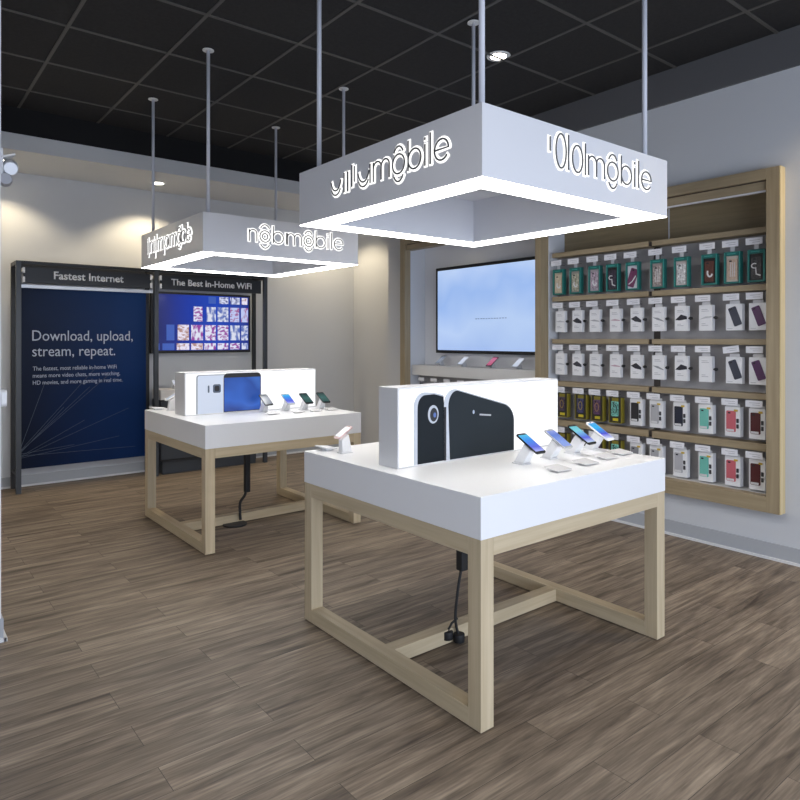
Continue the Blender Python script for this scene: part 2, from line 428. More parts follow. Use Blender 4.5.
def canopy(loc, label, left, right, far):
    W, D = 1.32, 1.368; z0, z1 = 2.115, 2.395
    t = thing('hanging_canopy_sign', label, 'hanging sign', (loc[0], loc[1], 0), 0, 'hanging canopy signs')
    th = .006
    for nm, d in (('side_panel', (0, th, 0, D, z0, z1)), ('side_panel', (W-th, W, 0, D, z0, z1)), ('side_panel', (th, W-th, 0, th, z0, z1)), ('side_panel', (th, W-th, D-th, D, z0, z1))):
        bx(nm, d, M['canopy'], t)
    b = .138
    bm = bm_new(); e = .001
    box(bm, e, W-e, e, b, z0-.003, z0-.0005); box(bm, e, W-e, D-b, D-e, z0-.003, z0-.0005)
    box(bm, e, b, b, D-b, z0-.003, z0-.0005); box(bm, W-b, W-e, b, D-b, z0-.003, z0-.0005)
    obj('light_border', bm, M['led'], t)
    bm = bm_new(); q = .006
    box(bm, b, b+q, b, D-b, z0, z1-.02); box(bm, W-b-q, W-b, b, D-b, z0, z1-.02)
    box(bm, b+q, W-b-q, b, b+q, z0, z1-.02); box(bm, b+q, W-b-q, D-b-q, D-b, z0, z1-.02)
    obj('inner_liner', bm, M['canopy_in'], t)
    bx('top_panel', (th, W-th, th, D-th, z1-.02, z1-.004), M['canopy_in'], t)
    for (x, y) in ((.065, .065), (.072, D-.085), (W-.098, .065), (W-.065, D-.065)):
        bm = bm_new(); cyl(bm, (x, y, z1-.004), (x, y, CEIL-.012), .0125, n=12); r = obj('suspension_rod', bm, M['steel'], t)
        bm = bm_new(); cyl(bm, (x, y, CEIL-.012), (x, y, CEIL-.006), .04, n=20); obj('ceiling_plate', bm, M['ring'], r)
    zb = 2.222
    # left face: reading direction is -Y, face normal -X ; right face: reading +X, normal -Y
    for s, f in left: sign_letters(t, s, lambda u, v, d, f=f: (-d, f-u, zb+v), hw=(.0235, .031)[far])
    for s, f in right: sign_letters(t, s, lambda u, v, d, f=f: (f+u, -d, zb+v))
    bm = bm_new(); cyl(bm, (.139, .150, z0-.005), (.139, .150, z0-.0005), .006, n=10); obj('fixing_screw', bm, M['black'], t)
    return t
def u_arcs(s): return [arc(s+.045, .075, .045, .062, 195, 345, 12), arc(s+.045, .036, .042, .045, 205, 335, 10)]
def tall_o(s, w=.035): return [arc(s+w, .05, w, .062, 0, 360, 28)]
cx, cy = 1.782, 1.74
c1L = u_arcs(0)+[[(.118, -.005), (.118, .085)], [(.15, -.005), (.15, .085)], [(.185, .01), (.185, .11)], [(.205, .03), (.205, .10)]]+u_arcs(.235)+[[(.333, 0), (.333, X)]]
c1R = [[(0, .06), (0, .115)], arc(.072, .07, .034, .072, 0, 360, 26), [(.122, 0), (.122, .145)], arc(.185, .055, .036, .058, 0, 360, 26), [(.24, -.004), (.24, .13)]]
canopy((cx, cy), 'white square canopy sign with glowing underside border, nearest the camera',
       [(c1L, 2.783-cy), (word(), 2.425-cy)], [(c1R, 2.176-cx), (word(), 2.438-cx)], 0)
c2y = 4.45
c2R = g_n(0)+g_o(.085)+g_arcs(.127, r=.075)+[arc(.127, X/2, .022, .022, 0, 360, 18)]+g_b(.195)+[[(.305, 0), (.305, X)]]
m2 = word()+[arc(.185, X/2, .022, .022, 0, 360, 18)]
c2L = (g_i(0)+[[(.03, -.03), (.03, .12)], [(.055, 0), (.055, X)]]+g_n(.08)+g_i(.165)+[[(.195, -.05), (.195, X)], [(.225, 0), (.225, A)]]+g_m(.255)
       + [[(.405, -.045), (.405, X)]]+g_o(.43)+[[(.53, 0), (.53, X)]]+g_m(.56)+g_o(.7)+g_arcs(.742)+g_b(.79)+g_l(.90)+g_e(.895))
canopy((cx, c2y), 'white square canopy sign with glowing underside border, further back',
       [(c2L, 5.64-c2y)], [(c2R, 2.13-cx), (m2, 2.445-cx)], 1)

# ------------------------------------------------------------------ light boxes on the tables
lbw = emis('lit_white_face', (0.97, 0.98, 1.0), 1.15)
def lightbox(x0, x1, y0, y1, z1, label):
    t = thing('light_box', label, 'light box', (x0, y0, TZ), 0, 'light boxes on the tables')
    W, D, H = x1-x0, y1-y0, z1-TZ
    bx('housing', (0, W, .004, D, 0, H), M['offwhite'], t, .002)
    f = bx('lit_face', (.008, W-.008, 0, .004, .008, H-.008), lbw, t)
    return t, f
t, f = lightbox(1.87, 3.035, 2.36, 2.51, 1.275, 'wide white light box picturing two black phones, on the near table')
dk = mat('printed_black_phone', (0.012, 0.016, 0.020), 0.7, spec=.15); dk2 = mat('printed_dark_phone', (0.020, 0.026, 0.031), 0.7, spec=.15)
edge = mat('printed_silver_edge', (0.52, 0.55, 0.60), 0.3)
def art(poly, m, name, z, parent=f, ox=1.87, oz=TZ):
    bm = bm_new(); prism(bm, [(u-ox, v-oz) for u, v in poly], lambda u, v, d: (u, -d, v), .0002, z); return obj(name, bm, m, parent)
def curve_corner(cx, cz, rx, rz, a0, a1, n=10): return arc(cx, cz, rx, rz, a0, a1, n)
b0 = TZ+.009
ph1 = [(1.962, b0)]+curve_corner(2.027, 1.18, .065, .068, 180, 90)+[(2.09, 1.243), (2.15, 1.228), (2.165, b0)]
art(ph1, edge, 'printed_phone_edge', .0010)
ph1b = [(1.985, b0)]+curve_corner(2.035, 1.175, .05, .06, 180, 90)+[(2.09, 1.236), (2.15, 1.221), (2.17, b0)]
art(ph1b, dk, 'printed_phone', .0016)
art(arc(2.083, 1.140, .034, .044, 0, 360, 26)[:-1], edge, 'printed_camera_ring', .0020)
art(arc(2.086, 1.138, .024, .033, 0, 360, 26)[:-1], M['black'], 'printed_camera_lens', .0024)
art(arc(2.092, 1.136, .009, .012, 0, 360, 16)[:-1], mat('printed_lens_blue', (.10, .17, .42), .3), 'printed_lens_glint', .0028)
art([(2.152, b0)]+curve_corner(2.222, 1.178, .070, .076, 180, 78)+curve_corner(2.545, 1.068, .111, .100, 72, 0)+[(2.656, b0)], edge, 'printed_phone_edge', .0032)
art([(2.190, b0)]+curve_corner(2.236, 1.172, .056, .074, 180, 78)+curve_corner(2.545, 1.066, .109, .097, 72, 0)+[(2.654, b0)], dk2, 'printed_phone', .0040)
art([(2.165, b0), (2.165, 1.17), (2.152, 1.17), (2.152, b0)], M['black'], 'printed_phone_side', .0044)
art(arc(2.352, 1.133, .007, .010, 0, 360, 14)[:-1], M['textdim'], 'printed_sensor', .0046)
art([(2.395, 1.121), (2.478, 1.112), (2.478, 1.104), (2.395, 1.113)], M['print_'], 'printed_wordmark', .0046)
art([(2.66+.14, 1.245), (2.95, 1.245), (2.95, 1.240), (2.80, 1.240)], mat('faint_print', (.6, .6, .62), .5, emit=(.8, .8, .82), es=.9), 'printed_caption', .0010)

t, f2 = lightbox(1.866, 3.045, 5.02, 5.24, 1.237, 'wide white light box picturing white and blue phones, on the far table')
blu = screen_mat('printed_blue_screen', [(0.01, 0.06, 0.38), (0.03, 0.16, 0.75), (0.01, 0.08, 0.45), (.06, .24, .85)], 2, .72, 3.0, -.1, 1.4)
def art2(poly, m, name, z): return art(poly, m, name, z, f2, 1.866, TZ)
def rr(x0, x1, z0, z1, r): return [(u+(x0+x1)/2, v+(z0+z1)/2) for u, v in rrect(x1-x0, z1-z0, r, 5, (0.002, .002, r, r))]
art2(rr(1.955, 2.30, b0, 1.218, .022), mat('printed_grey_edge', (.30, .32, .36), .4), 'printed_phone_edge', .0008)
art2(rr(1.966, 2.30, b0, 1.211, .018), mat('printed_white_phone', (.46, .50, .58), .4, emit=(.70, .78, .92), es=.28), 'printed_phone', .0014)
art2([(u+2.125, v+1.105) for u, v in rrect(.066, .068, .014)], mat('printed_camera_surround', (.10, .13, .19), .3), 'printed_camera', .0020)
art2([(u+2.125, v+1.105) for u, v in rrect(.04, .044, .012)], M['black'], 'printed_camera_lens', .0024)
art2([(u+2.056, v+1.103) for u, v in rrect(.014, .058, .006)], mat('printed_flash', (.10, .13, .18), .3), 'printed_flash', .0020)
art2(rr(2.181, 2.510, b0, 1.236-.012, .034), M['black'], 'printed_phone_bezel', .0028)
art2([(2.187, b0+.006), (2.504, b0+.006), (2.504, 1.188), (2.187, 1.188)], blu, 'printed_phone_screen', .0034)

# ------------------------------------------------------------------ phones and stands
SC = {
 'aqua': screen_mat('aqua_purple_screen', [(.55, .62, .95), (.10, .12, .75), (.03, .30, .85), (.10, .62, .80)], 1, 1.0, 7.5, .5, .5),
 'blue': screen_mat('lilac_blue_screen', [(.30, .38, .78), (.25, .38, .85), (.12, .22, .72), (.35, .42, .8)], 1, .95, 7.5, .5, .4),
 'teal': screen_mat('teal_screen', [(.62, .74, .85), (.08, .10, .72), (.20, .62, .75), (.12, .52, .60)], 1, 1.0, 7.5, .5, .4),
 'deep': screen_mat('deep_blue_screen', [(.75, .80, .98), (.06, .06, .65), (.02, .45, .88), (.05, .35, .80)], 1, 1.0, 7.5, .5, .4),
 'dark': screen_mat('dark_screen', [(.02, .05, .05), (.05, .16, .15), (.01, .02, .03)], 1, .8, 7.5, .5, .5),
 'grey': screen_mat('grey_screen', [(.16, .19, .24), (.30, .34, .42), (.10, .12, .15)], 1, .8, 7.5, .5, .5),
 'pale': screen_mat('pale_screen', [(.62, .66, .78), (.75, .78, .88)], 1, .8, 7.5, .5),
 'red': screen_mat('magenta_screen', [(.55, .05, .12), (.65, .20, .35)], 1, .8, 7.5, .5),
}
def phone(loc, rz, tilt, body, scr, label, group, w=.075, l=.15):
    t = thing('smartphone', label, 'phone', loc, 0, group)
    t.rotation_euler = (tilt, 0, rz)
    bm = bm_new(); prism(bm, rrect(w, l, .012), lambda u, v, d: (u, v, d), -.008, 0); obj('body', bm, body, t, .0015)
    bm = bm_new(); prism(bm, rrect(w-.008, l-.026, .003), lambda u, v, d: (u, v, d), 0, .0008); obj('screen', bm, scr, t)
    bm = bm_new(); prism(bm, rrect(.016, .003, .0014), lambda u, v, d: (u, v+l/2-.007, d), 0, .0007); obj('earpiece', bm, M['graphite'], t)
    return t
def stand(loc, rz, h, lean, label, group, w=.05, m=None):
    """slanted pedestal: foot at loc, top leaning lean towards local -Y"""
    m = m or M['white']
    t = thing('phone_stand', label, 'phone stand', loc, rz, group)
    bm = bm_new(); prism(bm, rrect(w*1.2, .075, .008), lambda u, v, d: (u, v, d), 0, .006); obj('base', bm, m, t, .001)
    bm = bm_new()
    a = [bm.verts.new(p) for p in ((-w/2, -.03, .006), (w/2, -.03, .006), (w/2, .03, .006), (-w/2, .03, .006))]
    k = .8
    b = [bm.verts.new(p) for p in ((-w/2*k, -.022-lean, h-.030), (w/2*k, -.022-lean, h-.030), (w/2*k, .022-lean, h-.002), (-w/2*k, .022-lean, h-.002))]
    for i in range(4): bm.faces.new((a[i], a[(i+1) % 4], b[(i+1) % 4], b[i]))
    bm.faces.new(a[::-1]); bm.faces.new(b); obj('stem', bm, m, t, .004)
    return t
g1 = 'phones on slanted stands at the right edge of the near table'
sp = [((2.425, 2.105), 'black', 'aqua', .152), ((2.658, 2.115), 'pinkp', 'blue', .150), ((2.90, 2.13), 'black', 'teal', .165), ((3.03, 2.145), 'white', 'deep', .160)]
sp = [((2.425, 2.105), M['gloss'], 'aqua', .15), ((2.645, 2.115), M['silver'], 'blue', .15), ((2.855, 2.13), M['gloss'], 'teal', .16), ((3.045, 2.15), M['white'], 'deep', .16)]
nm = ['black phone with aqua screen on a stand in front of the printed phones', 'silver phone with lilac screen on a stand, second from the light box phones',
      'black phone with teal and blue screen on a stand, third along the near table', 'white phone with bright blue screen at the far right corner of the near table']
sn = ['white slanted stand under the black aqua-screened phone nearest the light box picture', 'white slanted stand under the silver lilac-screened phone',
      'white slanted stand under the black teal-screened phone', 'white slanted stand under the white phone at the table corner']
for i, ((x, y), b, s, l) in enumerate(sp):
    stand((x, y, TZ), 0, .105, .055, sn[i], 'slanted stands on the near table', w=.052)
    phone((x, y-.06, TZ+.107), 0, math.radians(30), b, SC[s], nm[i], g1, l=l, w=.07)
    c = tag(obj('acrylic_price_plate', (lambda q: (prism(q, rrect(.105, .085, .008), lambda u, v, d: (u, v, d+.010+(v)*.12), 0, .004), box(q, -.03, .03, -.02, .02, 0, .010), q)[2])(bm_new()), M['acry'], None, .001),
            ['flat frosted price plate before the black aqua-screened phone', 'flat frosted price plate before the silver phone', 'flat frosted price plate before the black teal-screened phone',
             'flat frosted price plate at the right corner of the near table'][i], 'price plate', 'price plates on the near table')
    c.location = ([(2.426, 1.890), (2.655, 1.905), (2.865, 1.935), (3.035, 1.96)][i][0], [1.890, 1.905, 1.935, 1.96][i], TZ)
stand((1.93, 2.885, TZ), -PI/2, .10, .01, 'white pedestal stand at the left corner of the near table', 'slanted stands on the near table', w=.042)
phone((1.915, 2.885, TZ+.112), -PI/2, math.radians(32), M['pinkp'], SC['pale'], 'rose phone clipped on the pedestal at the left corner of the near table', 'phones on the left side of the near table', w=.055, l=.105)
for (x, y, l, cat) in ((1.90, 3.025, 'flat white price plate behind the rose phone, at the left corner of the near table', 0), (2.36, 3.0, 'flat white price plate half hidden behind the near light box', 1)):
    bm = bm_new(); prism(bm, rrect(.085, .11, .008), lambda u, v, d: (u, v, d+.012-u*.12), 0, .006); box(bm, -.02, .02, -.03, .03, 0, .012)
    o = tag(obj('price_plate', bm, M['white'], None, .001), l, 'price plate', 'price plates on the near table'); o.location = (x, y, TZ)
# far table
g2 = 'phones on stands at the right edge of the far table'
for i, (x, y, b, s) in enumerate(((2.60, 4.78, M['gloss'], 'grey'), (2.80, 4.80, M['silver'], 'aqua'), (2.96, 4.90, M['gloss'], 'dark'), (3.045, 5.10, M['gloss'], 'dark'))): pass
sp = [(2.560, 5.0, 'grey', M['gloss']), (2.745, 4.86, 'aqua', M['silver']), (2.90, 4.84, 'dark', M['gloss']), (3.03, 4.83, 'dark', M['gloss'])]
import math as _m
def at_table(U, V, z):
    f, hy, yw = 655.74, 339.18, .6728
    v = (_m.sin(yw), _m.cos(yw)); r = (_m.cos(yw), -_m.sin(yw)); D = f*(1.5-z)/(V-hy)
    k = (U-400)/f; return ((v[0]+r[0]*k)*D, (v[1]+r[1]*k)*D)
far = [(2.50, 4.955, 'grey', 'dark phone with a grey screen before the blue printed phone on the far table'),
       (2.675, 4.90, 'aqua', 'silver phone with a blue screen on the far table'),
       (2.83, 4.87, 'dark', 'black phone with a dark green screen, third along the far table'),
       (2.985, 4.85, 'dark', 'black phone with a dark screen at the right corner of the far table')]
for i, (x, y, s, l) in enumerate(far):
    stand((x, y, TZ), 0, .10, .045, ['white stand under the grey-screened phone on the far table', 'white stand under the silver phone on the far table', 'white stand under the green-screened phone on the far table', 'white stand under the phone at the right corner of the far table'][i], 'stands on the far table', w=.05)
    phone((x, y-.05, TZ+.102), 0, math.radians(31), M['silver'] if i == 1 else M['gloss'], SC[s], l, g2)
for (x, y, l) in ((2.46, 4.72, 'flat frosted price plate before the grey-screened phone on the far table'), (2.68, 4.70, 'flat frosted price plate before the silver phone on the far table'),
                  (2.84, 4.70, 'flat frosted price plate before the green-screened phone on the far table'), (3.0, 4.70, 'flat frosted price plate at the right corner of the far table')):
    bm = bm_new(); prism(bm, rrect(.10, .085, .008), lambda u, v, d: (u, v, d+.010+v*.12), 0, .004); box(bm, -.03, .03, -.02, .02, 0, .010)
    o = tag(obj('acrylic_price_plate', bm, M['acry'], None, .001), l, 'price plate', 'price plates on the far table'); o.location = (x, y, TZ)
stand((1.93, 5.50, TZ), -PI/2, .115, .0, 'white rounded stand at the left corner of the far table', 'stands on the far table', w=.05)
phone((1.925, 5.50, TZ+.118), -PI/2, math.radians(30), M['white'], SC['pale'], 'white phone on the rounded stand at the left corner of the far table', 'phones on the left side of the far table', w=.06, l=.11)
bm = bm_new(); prism(bm, rrect(.12, .09, .008), lambda u, v, d: (u, v, d+.012-u*.1), 0, .008); box(bm, -.03, .03, -.02, .02, 0, .012)
o = tag(obj('price_plate', bm, M['white'], None, .001), 'flat white price plate at the left corner of the far table', 'price plate', 'price plates on the far table'); o.location = (1.86, 5.635, TZ)

# cables under the tables
def cable(pts, r, plug, label, boot):
    t = thing('power_cable', label, 'cable', (plug[0], plug[1], 0), 0, 'power cables under the tables')
    o = Vector((plug[0], plug[1], 0))
    bm = bm_new(); tube(bm, [Vector(p)-o for p in pts], r, 8); obj('cord', bm, M['rubber'], t)
    p0 = Vector(pts[0])-o
    bm = bm_new(); box(bm, p0.x-.022, p0.x+.022, p0.y-.022, p0.y+.022, p0.z-boot, p0.z+.0); obj('strain_relief', bm, M['rubber'], t, .006)
    return t
def smooth(P, n=8):
    out = []; P = [Vector(p) for p in P]
    for i in range(len(P)-1):
        p0, p1, p2, p3 = P[max(i-1, 0)], P[i], P[i+1], P[min(i+2, len(P)-1)]
        for k in range(n):
            t = k/n; out.append(.5*((2*p1)+(-p0+p2)*t+(2*p0-5*p1+4*p2-p3)*t*t+(-p0+3*p1-3*p2+p3)*t**3))
    out.append(P[-1]); return out
px_, py_ = 2.245, 2.36
t = cable(smooth([(px_+.03, py_+.0, SZ), (px_+.03, py_, .42), (px_+.0, py_, .25), (px_-.015, py_, .12), (px_, py_-.01, .03)]), .007, (px_, py_), 'black power cable with plugs hanging under the near table', .385)
bm = bm_new()
for (a, b, c) in ((.0, -.01, .028), (-.05, .02, .045)):
    cyl(bm, (a, b, c-.02), (a, b, c+.02), .028, n=16)
tube(bm, [(-.05, .02, .06), (-.03, .01, .10), (0, 0, .12)], .006)
obj('plug', bm, M['rubber'], t, .004)
px_, py_ = 2.36, 5.03
t = cable(smooth([(px_+.03, py_, SZ), (px_+.03, py_, .45), (px_+.02, py_, .24), (px_-.04, py_-.02, .16), (px_-.05, py_-.05, .03)]), .011, (px_, py_), 'black power cable hanging under the far table to a floor plate', .50)
bm = bm_new(); cyl(bm, (-.10, -.05, 0), (-.10, -.05, .012), .095, n=28); obj('floor_plate', bm, M['black'], t)

# ------------------------------------------------------------------ black display rack on the back wall
t = thing('display_rack', 'tall black metal display rack with header signs against the back wall', 'display rack', (2.38, 7.42, 0))
def rk(name, d, m=M['black'], par=None, bev=.002, **k):
    d = (d[0]-2.38, d[1]-2.38, d[2]-7.42, d[3]-7.42, d[4], d[5])
    return bx(name, d, m, par or t, bev, **k)
for x in (1.045, 2.36, 3.67):
    rk('post', (x, x+.045, 7.25, 7.295, 0, 2.262), M['graphite'])
    rk('post', (x, x+.04, 7.55, 7.59, 0, 2.262), M['black'])
    rk('side_rail', (x, x+.045, 7.295, 7.55, 2.222, 2.262))
    rk('side_rail', (x+.005, x+.04, 7.295, 7.55, .17, .20))
rk('beam', (1.09, 2.36, 7.25, 7.295, 2.232, 2.262)); rk('beam', (2.405, 3.67, 7.25, 7.295, 2.232, 2.262))
rk('beam', (1.085, 2.36, 7.55, 7.59, 2.222, 2.262)); rk('beam', (2.40, 3.67, 7.55, 7.59, 2.222, 2.262))
def header(x0, x1, s, tx0, tw, size):
    h = rk('header_board', (x0, x1, 7.262, 7.285, 2.05, 2.205), M['black'])
    rk('bracket', (x0-.012, x0+.010, 7.254, 7.261, 2.145, 2.20), M['text'], h); rk('bracket', (x0-.012, x0+.010, 7.254, 7.261, 2.055, 2.11), M['text'], h)
    if x0 < 2: 
        rk('bracket', (x1-.010, x1+.012, 7.254, 7.261, 2.145, 2.20), M['text'], h); rk('bracket', (x1-.010, x1+.012, 7.254, 7.261, 2.055, 2.11), M['text'], h)
    bm = text_bm(s, size, lambda u, v, d: (tx0+u-2.38, 7.2615-d-7.42, 2.100+v), .0015, tw, .0022)
    obj('lettering', bm, M['text'], h)
header(1.112, 2.325, 'Fastest Internet', 1.375, .665, .108)
header(2.43, 3.635, 'The Best In-Home WiFi', 2.545, .965, .100)
rk('tie_bar', (1.09, 2.35, 7.27, 7.285, 2.0, 2.035), M['silver'])
# poster
navy = bpy.data.materials.new('navy_poster'); navy.use_nodes = True
nt = navy.node_tree; b = nt.nodes['Principled BSDF']; b.inputs['Roughness'].default_value = .4; b.inputs['Specular IOR Level'].default_value = .1
tc = nt.nodes.new('ShaderNodeTexCoord'); sp_ = nt.nodes.new('ShaderNodeSeparateXYZ'); nt.links.new(tc.outputs['Object'], sp_.inputs[0])
ad = nt.nodes.new('ShaderNodeMath'); ad.operation = 'MULTIPLY_ADD'; ad.inputs[1].default_value = .72; ad.inputs[2].default_value = .5; nt.links.new(sp_.outputs[0], ad.inputs[0])
nn = nt.nodes.new('ShaderNodeTexNoise'); nn.inputs['Scale'].default_value = 1.3; nt.links.new(tc.outputs['Object'], nn.inputs['Vector'])
a2 = nt.nodes.new('ShaderNodeMath'); a2.operation = 'MULTIPLY_ADD'; a2.inputs[1].default_value = .35; nt.links.new(nn.outputs['Fac'], a2.inputs[0]); nt.links.new(ad.outputs[0], a2.inputs[2])
rp = nt.nodes.new('ShaderNodeValToRGB'); rp.color_ramp.elements[0].position = .15; rp.color_ramp.elements[0].color = (.004, .006, .014, 1)
rp.color_ramp.elements[1].position = 1.1 if False else 1.0; rp.color_ramp.elements[1].color = (.005, .026, .110, 1)
nt.links.new(a2.outputs[0], rp.inputs['Fac']); nt.links.new(rp.outputs['Color'], b.inputs['Base Color'])
p = thing('poster_panel', 'tall navy blue poster reading Download, upload, stream, repeat. in the black rack', 'poster', (1.72, 7.54, .19))
bx('panel', (-.64, .64, 0, .02, 0, 1.845), navy, p, .002)
bm = text_bm('Download, upload,', .155, lambda u, v, d: (-.49+u, -.0005-d, 1.295+v), .001, .985); obj('lettering', bm, M['textdim'], p)
bm = text_bm('stream, repeat.', .155, lambda u, v, d: (-.49+u, -.0005-d, 1.135+v), .001, .80); obj('lettering', bm, M['textdim'], p)
for k, (s, wd) in enumerate((('The fastest, most reliable in-home WiFi', .81), ('means more video chats, more watching,', .845), ('HD movies, and more gaming in real time.', .87))):
    bm = text_bm(s, .06, lambda u, v, d, k=k: (-.485+u, -.0005-d, .990-k*.072+v), .001, wd); obj('lettering', bm, M['textdim'], p)
fine = mat('fine_print_lines', (.055, .075, .12), .5)
bm = bm_new()
for (x1, z1_) in ((-.2, .60), (.25, .93), (.05, .80), (.45, .55), (-.38, .85), (.35, .25), (.52, .12), (.0, .45), (-.1, .2), (.1, .99)):
    ribbon(bm, [(-.63, .10+random.random()*.08), (x1, z1_)], .0035, lambda u, v, d: (u, -d, v), .0003, .0008+random.random()*.0004)
obj('fine_lines', bm, fine, p)
# low console in the right bay
t = thing('console_cabinet', 'low black cabinet with a white ledge behind the far table', 'cabinet', (3.03, 7.42, 0))
bx('body', (-.60, .60, -.14, .125, .15, .83), M['black'], t, .004)
bx('ledge', (-.60, .60, -.16, .125, .83, .94), M['ledge'], t, .003)
bx('plinth', (-.56, .56, -.10, .12, 0, .15), M['graphite'], t)
bx('door', (-.59, -.005, -.15, -.14, .17, .81), M['graphite'], t, .002); bx('door', (.005, .59, -.15, -.14, .17, .81), M['graphite'], t, .002)
stand((2.63, 7.38, .94), 0, .06, .02, 'small white stand on the ledge of the black cabinet', 'stands on the cabinet ledge', w=.05)
phone((2.63, 7.35, 1.01), 0, math.radians(35), M['white'], SC['pale'], 'small white phone on the ledge of the black cabinet', 'phones on the cabinet ledge', l=.11)

# television with the tiled menu
tv = thing('television', 'wide black television showing blue menu of picture tiles on the back wall', 'television', (3.005, 7.5, 1.34))
bx('bezel', (-.605, .605, 0, .05, 0, .70), M['rubber'], tv, .003)
s_blue = screen_mat('blue_menu_screen', [(.002, .008, .12), (.003, .03, .33), (.004, .05, .45), (.003, .02, .24)], 0, 1.0, .9, .5, .3)
scr = bx('screen', (-.578, .578, -.002, 0, .03, .675), s_blue, tv)
bx('wall_mount', (-.15, .15, .05, .12, .25, .45), M['black'], tv)
def tile_mat(i):
    m = bpy.data.materials.new('picture_tile'); m.use_nodes = True; nt = m.node_tree; b = nt.nodes['Principled BSDF']
    b.inputs['Base Color'].default_value = (.02, .02, .02, 1); b.inputs['Emission Strength'].default_value = .9
    tc = nt.nodes.new('ShaderNodeTexCoord'); mp = nt.nodes.new('ShaderNodeMapping'); mp.inputs['Location'].default_value = (i*3.1, i*1.7, i*2.3)
    mp.inputs['Scale'].default_value = (1, 1, (1, .5, 1.8)[i % 3])
    n = nt.nodes.new('ShaderNodeTexNoise'); n.inputs['Scale'].default_value = 26; n.inputs['Detail'].default_value = 2
    r = nt.nodes.new('ShaderNodeValToRGB'); cr = r.color_ramp
    A = [(.70, .74, .95), (.80, .82, .98), (.55, .62, .95), (.85, .80, .95), (.75, .78, .92)][i % 5]
    B = [(.06, .07, .25), (.35, .10, .30), (.10, .16, .50), (.30, .04, .35), (.45, .25, .22)][(i*3) % 5]
    cr.elements[0].position = .40; cr.elements[0].color = (*B, 1); cr.elements[1].position = .56; cr.elements[1].color = (*A, 1)
    nt.links.new(tc.outputs['Object'], mp.inputs['Vector']); nt.links.new(mp.outputs['Vector'], n.inputs['Vector'])
    nt.links.new(n.outputs['Fac'], r.inputs['Fac']); nt.links.new(r.outputs['Color'], b.inputs['Emission Color']); return m
thm = [tile_mat(i) for i in range(12)]
dimt = emis('dim_picture_tile', (.03, .09, .42), 1.0)
rows = [((95, 135), [(385, 425), (445, 495), (505, 560), (572, 605)]), ((155, 240), [(305, 352), (375, 425), (435, 495), (505, 557), (568, 608)]),
        ((260, 348), [(165, 205), (222, 280), (292, 355), (367, 425), (435, 495), (505, 560), (570, 608)]),
        ((365, 402), [(105, 130), (145, 205), (217, 282), (292, 355), (362, 425), (435, 495), (505, 560), (572, 608)])]
kk = 0
for r_, ((v0, v1), cols) in enumerate(rows):
    for (u0, u1) in cols:
        fx = lambda u: -.578+(u-100)/(612-100)*1.156
        fz = lambda v: .675-(v-90)/(405-90)*.645
        m = dimt if (u0 in (165, 145, 105) or (r_ == 0 and u0 == 385)) else thm[(kk*5+r_*3) % 12]
        o = bx('picture_tile', ((u0-u1)/2*1.156/512, (u1-u0)/2*1.156/512, -.0018, -.0002, (v0-v1)/2*.645/315, (v1-v0)/2*.645/315), m, scr)
        o.location = (fx((u0+u1)/2), -.002, fz((v0+v1)/2)); kk += 1

# ------------------------------------------------------------------ merchandising unit in the right wall
U = thing('merchandise_wall_unit', 'large wood-framed wall unit with shelf strips and a television alcove', 'wall unit', (WX, 3.875, .33))
def wu(name, d, m, par=None, bev=.0015, **k):
    d = (d[0]-WX, d[1]-WX, d[2]-3.875, d[3]-3.875, d[4]-.33, d[5]-.33); return bx(name, d, m, par or U, bev, **k)
F0, BK = 4.69, 5.03
wu('post', (F0, 4.775, 1.84, 1.922, .33, 2.655), M['oak_z']); wu('post', (F0, 4.80, 3.845, 3.91, .435, 2.58), M['oak_z']); wu('post', (F0, 4.775, 5.80, 5.885, .33, 2.655), M['oak_z'])
wu('lit_side_strip', (F0+.004, 4.769, 1.832, 1.839, .33, 2.655), wood('warm_light_strip', 2, (.62, .49, .26), (.74, .60, .35)), label='pale yellow strip of painted warm light on the outer side of the post'); wu('top_board', (F0, 4.775, 1.922, 5.80, 2.58, 2.655), M['oak_y']); wu('bottom_board', (F0, 4.775, 1.922, 5.80, .33, .435), M['oak_y'])  # the pale post strip has warm lamplight put into its colour
wu('valance', (F0+.02, 4.80, 1.922, 3.845, 2.512, 2.572), M['oak_y']); wu('valance', (F0+.02, 4.80, 3.91, 5.80, 2.512, 2.572), M['oak_y'])
wu('gap_strip', (F0+.03, 4.78, 1.922, 5.80, 2.572, 2.58), M['gap']); wu('valance_light_channel', (F0+.022, F0+.04, 1.922, 3.845, 2.50, 2.512), M['offwhite'])
wu('side_liner', (4.775, BK, 1.865, 1.922, .42, 2.58), M['liner']); wu('side_liner', (4.775, BK, 5.84, 5.885, .42, 2.58), M['liner'])
wu('divider', (4.80, BK, 3.84, 3.91, .42, 2.58), M['liner']); wu('sill', (4.775, BK, 1.922, 5.84, .40, .435), M['ledge']); wu('head_liner', (4.775, BK, 1.922, 5.84, 2.56, 2.598), M['liner'])
wu('back_panel', (BK, BK+.02, 1.86, 3.87, .42, 2.598), M['oakpanel']); wu('alcove_back_panel', (BK, BK+.02, 3.87, 5.88, .42, 2.598), M['tvback'])
wu('panel_seam', (BK-.003, BK, 2.80, 2.81, 2.28, 2.58), M['steel'])
PB = 4.90
wu('slatwall', (PB, PB+.02, 1.93, 2.805, .435, 2.28), M['board']); wu('slatwall', (PB, PB+.02, 2.865, 3.80, .435, 2.28), M['board']); wu('slatwall_joint', (PB+.006, PB+.02, 2.805, 2.865, .435, 2.28), M['gap'])
bands = [(2.237, 2.277), (1.840, 1.882), (1.460, 1.501), (1.079, 1.121), (.722, .775)]
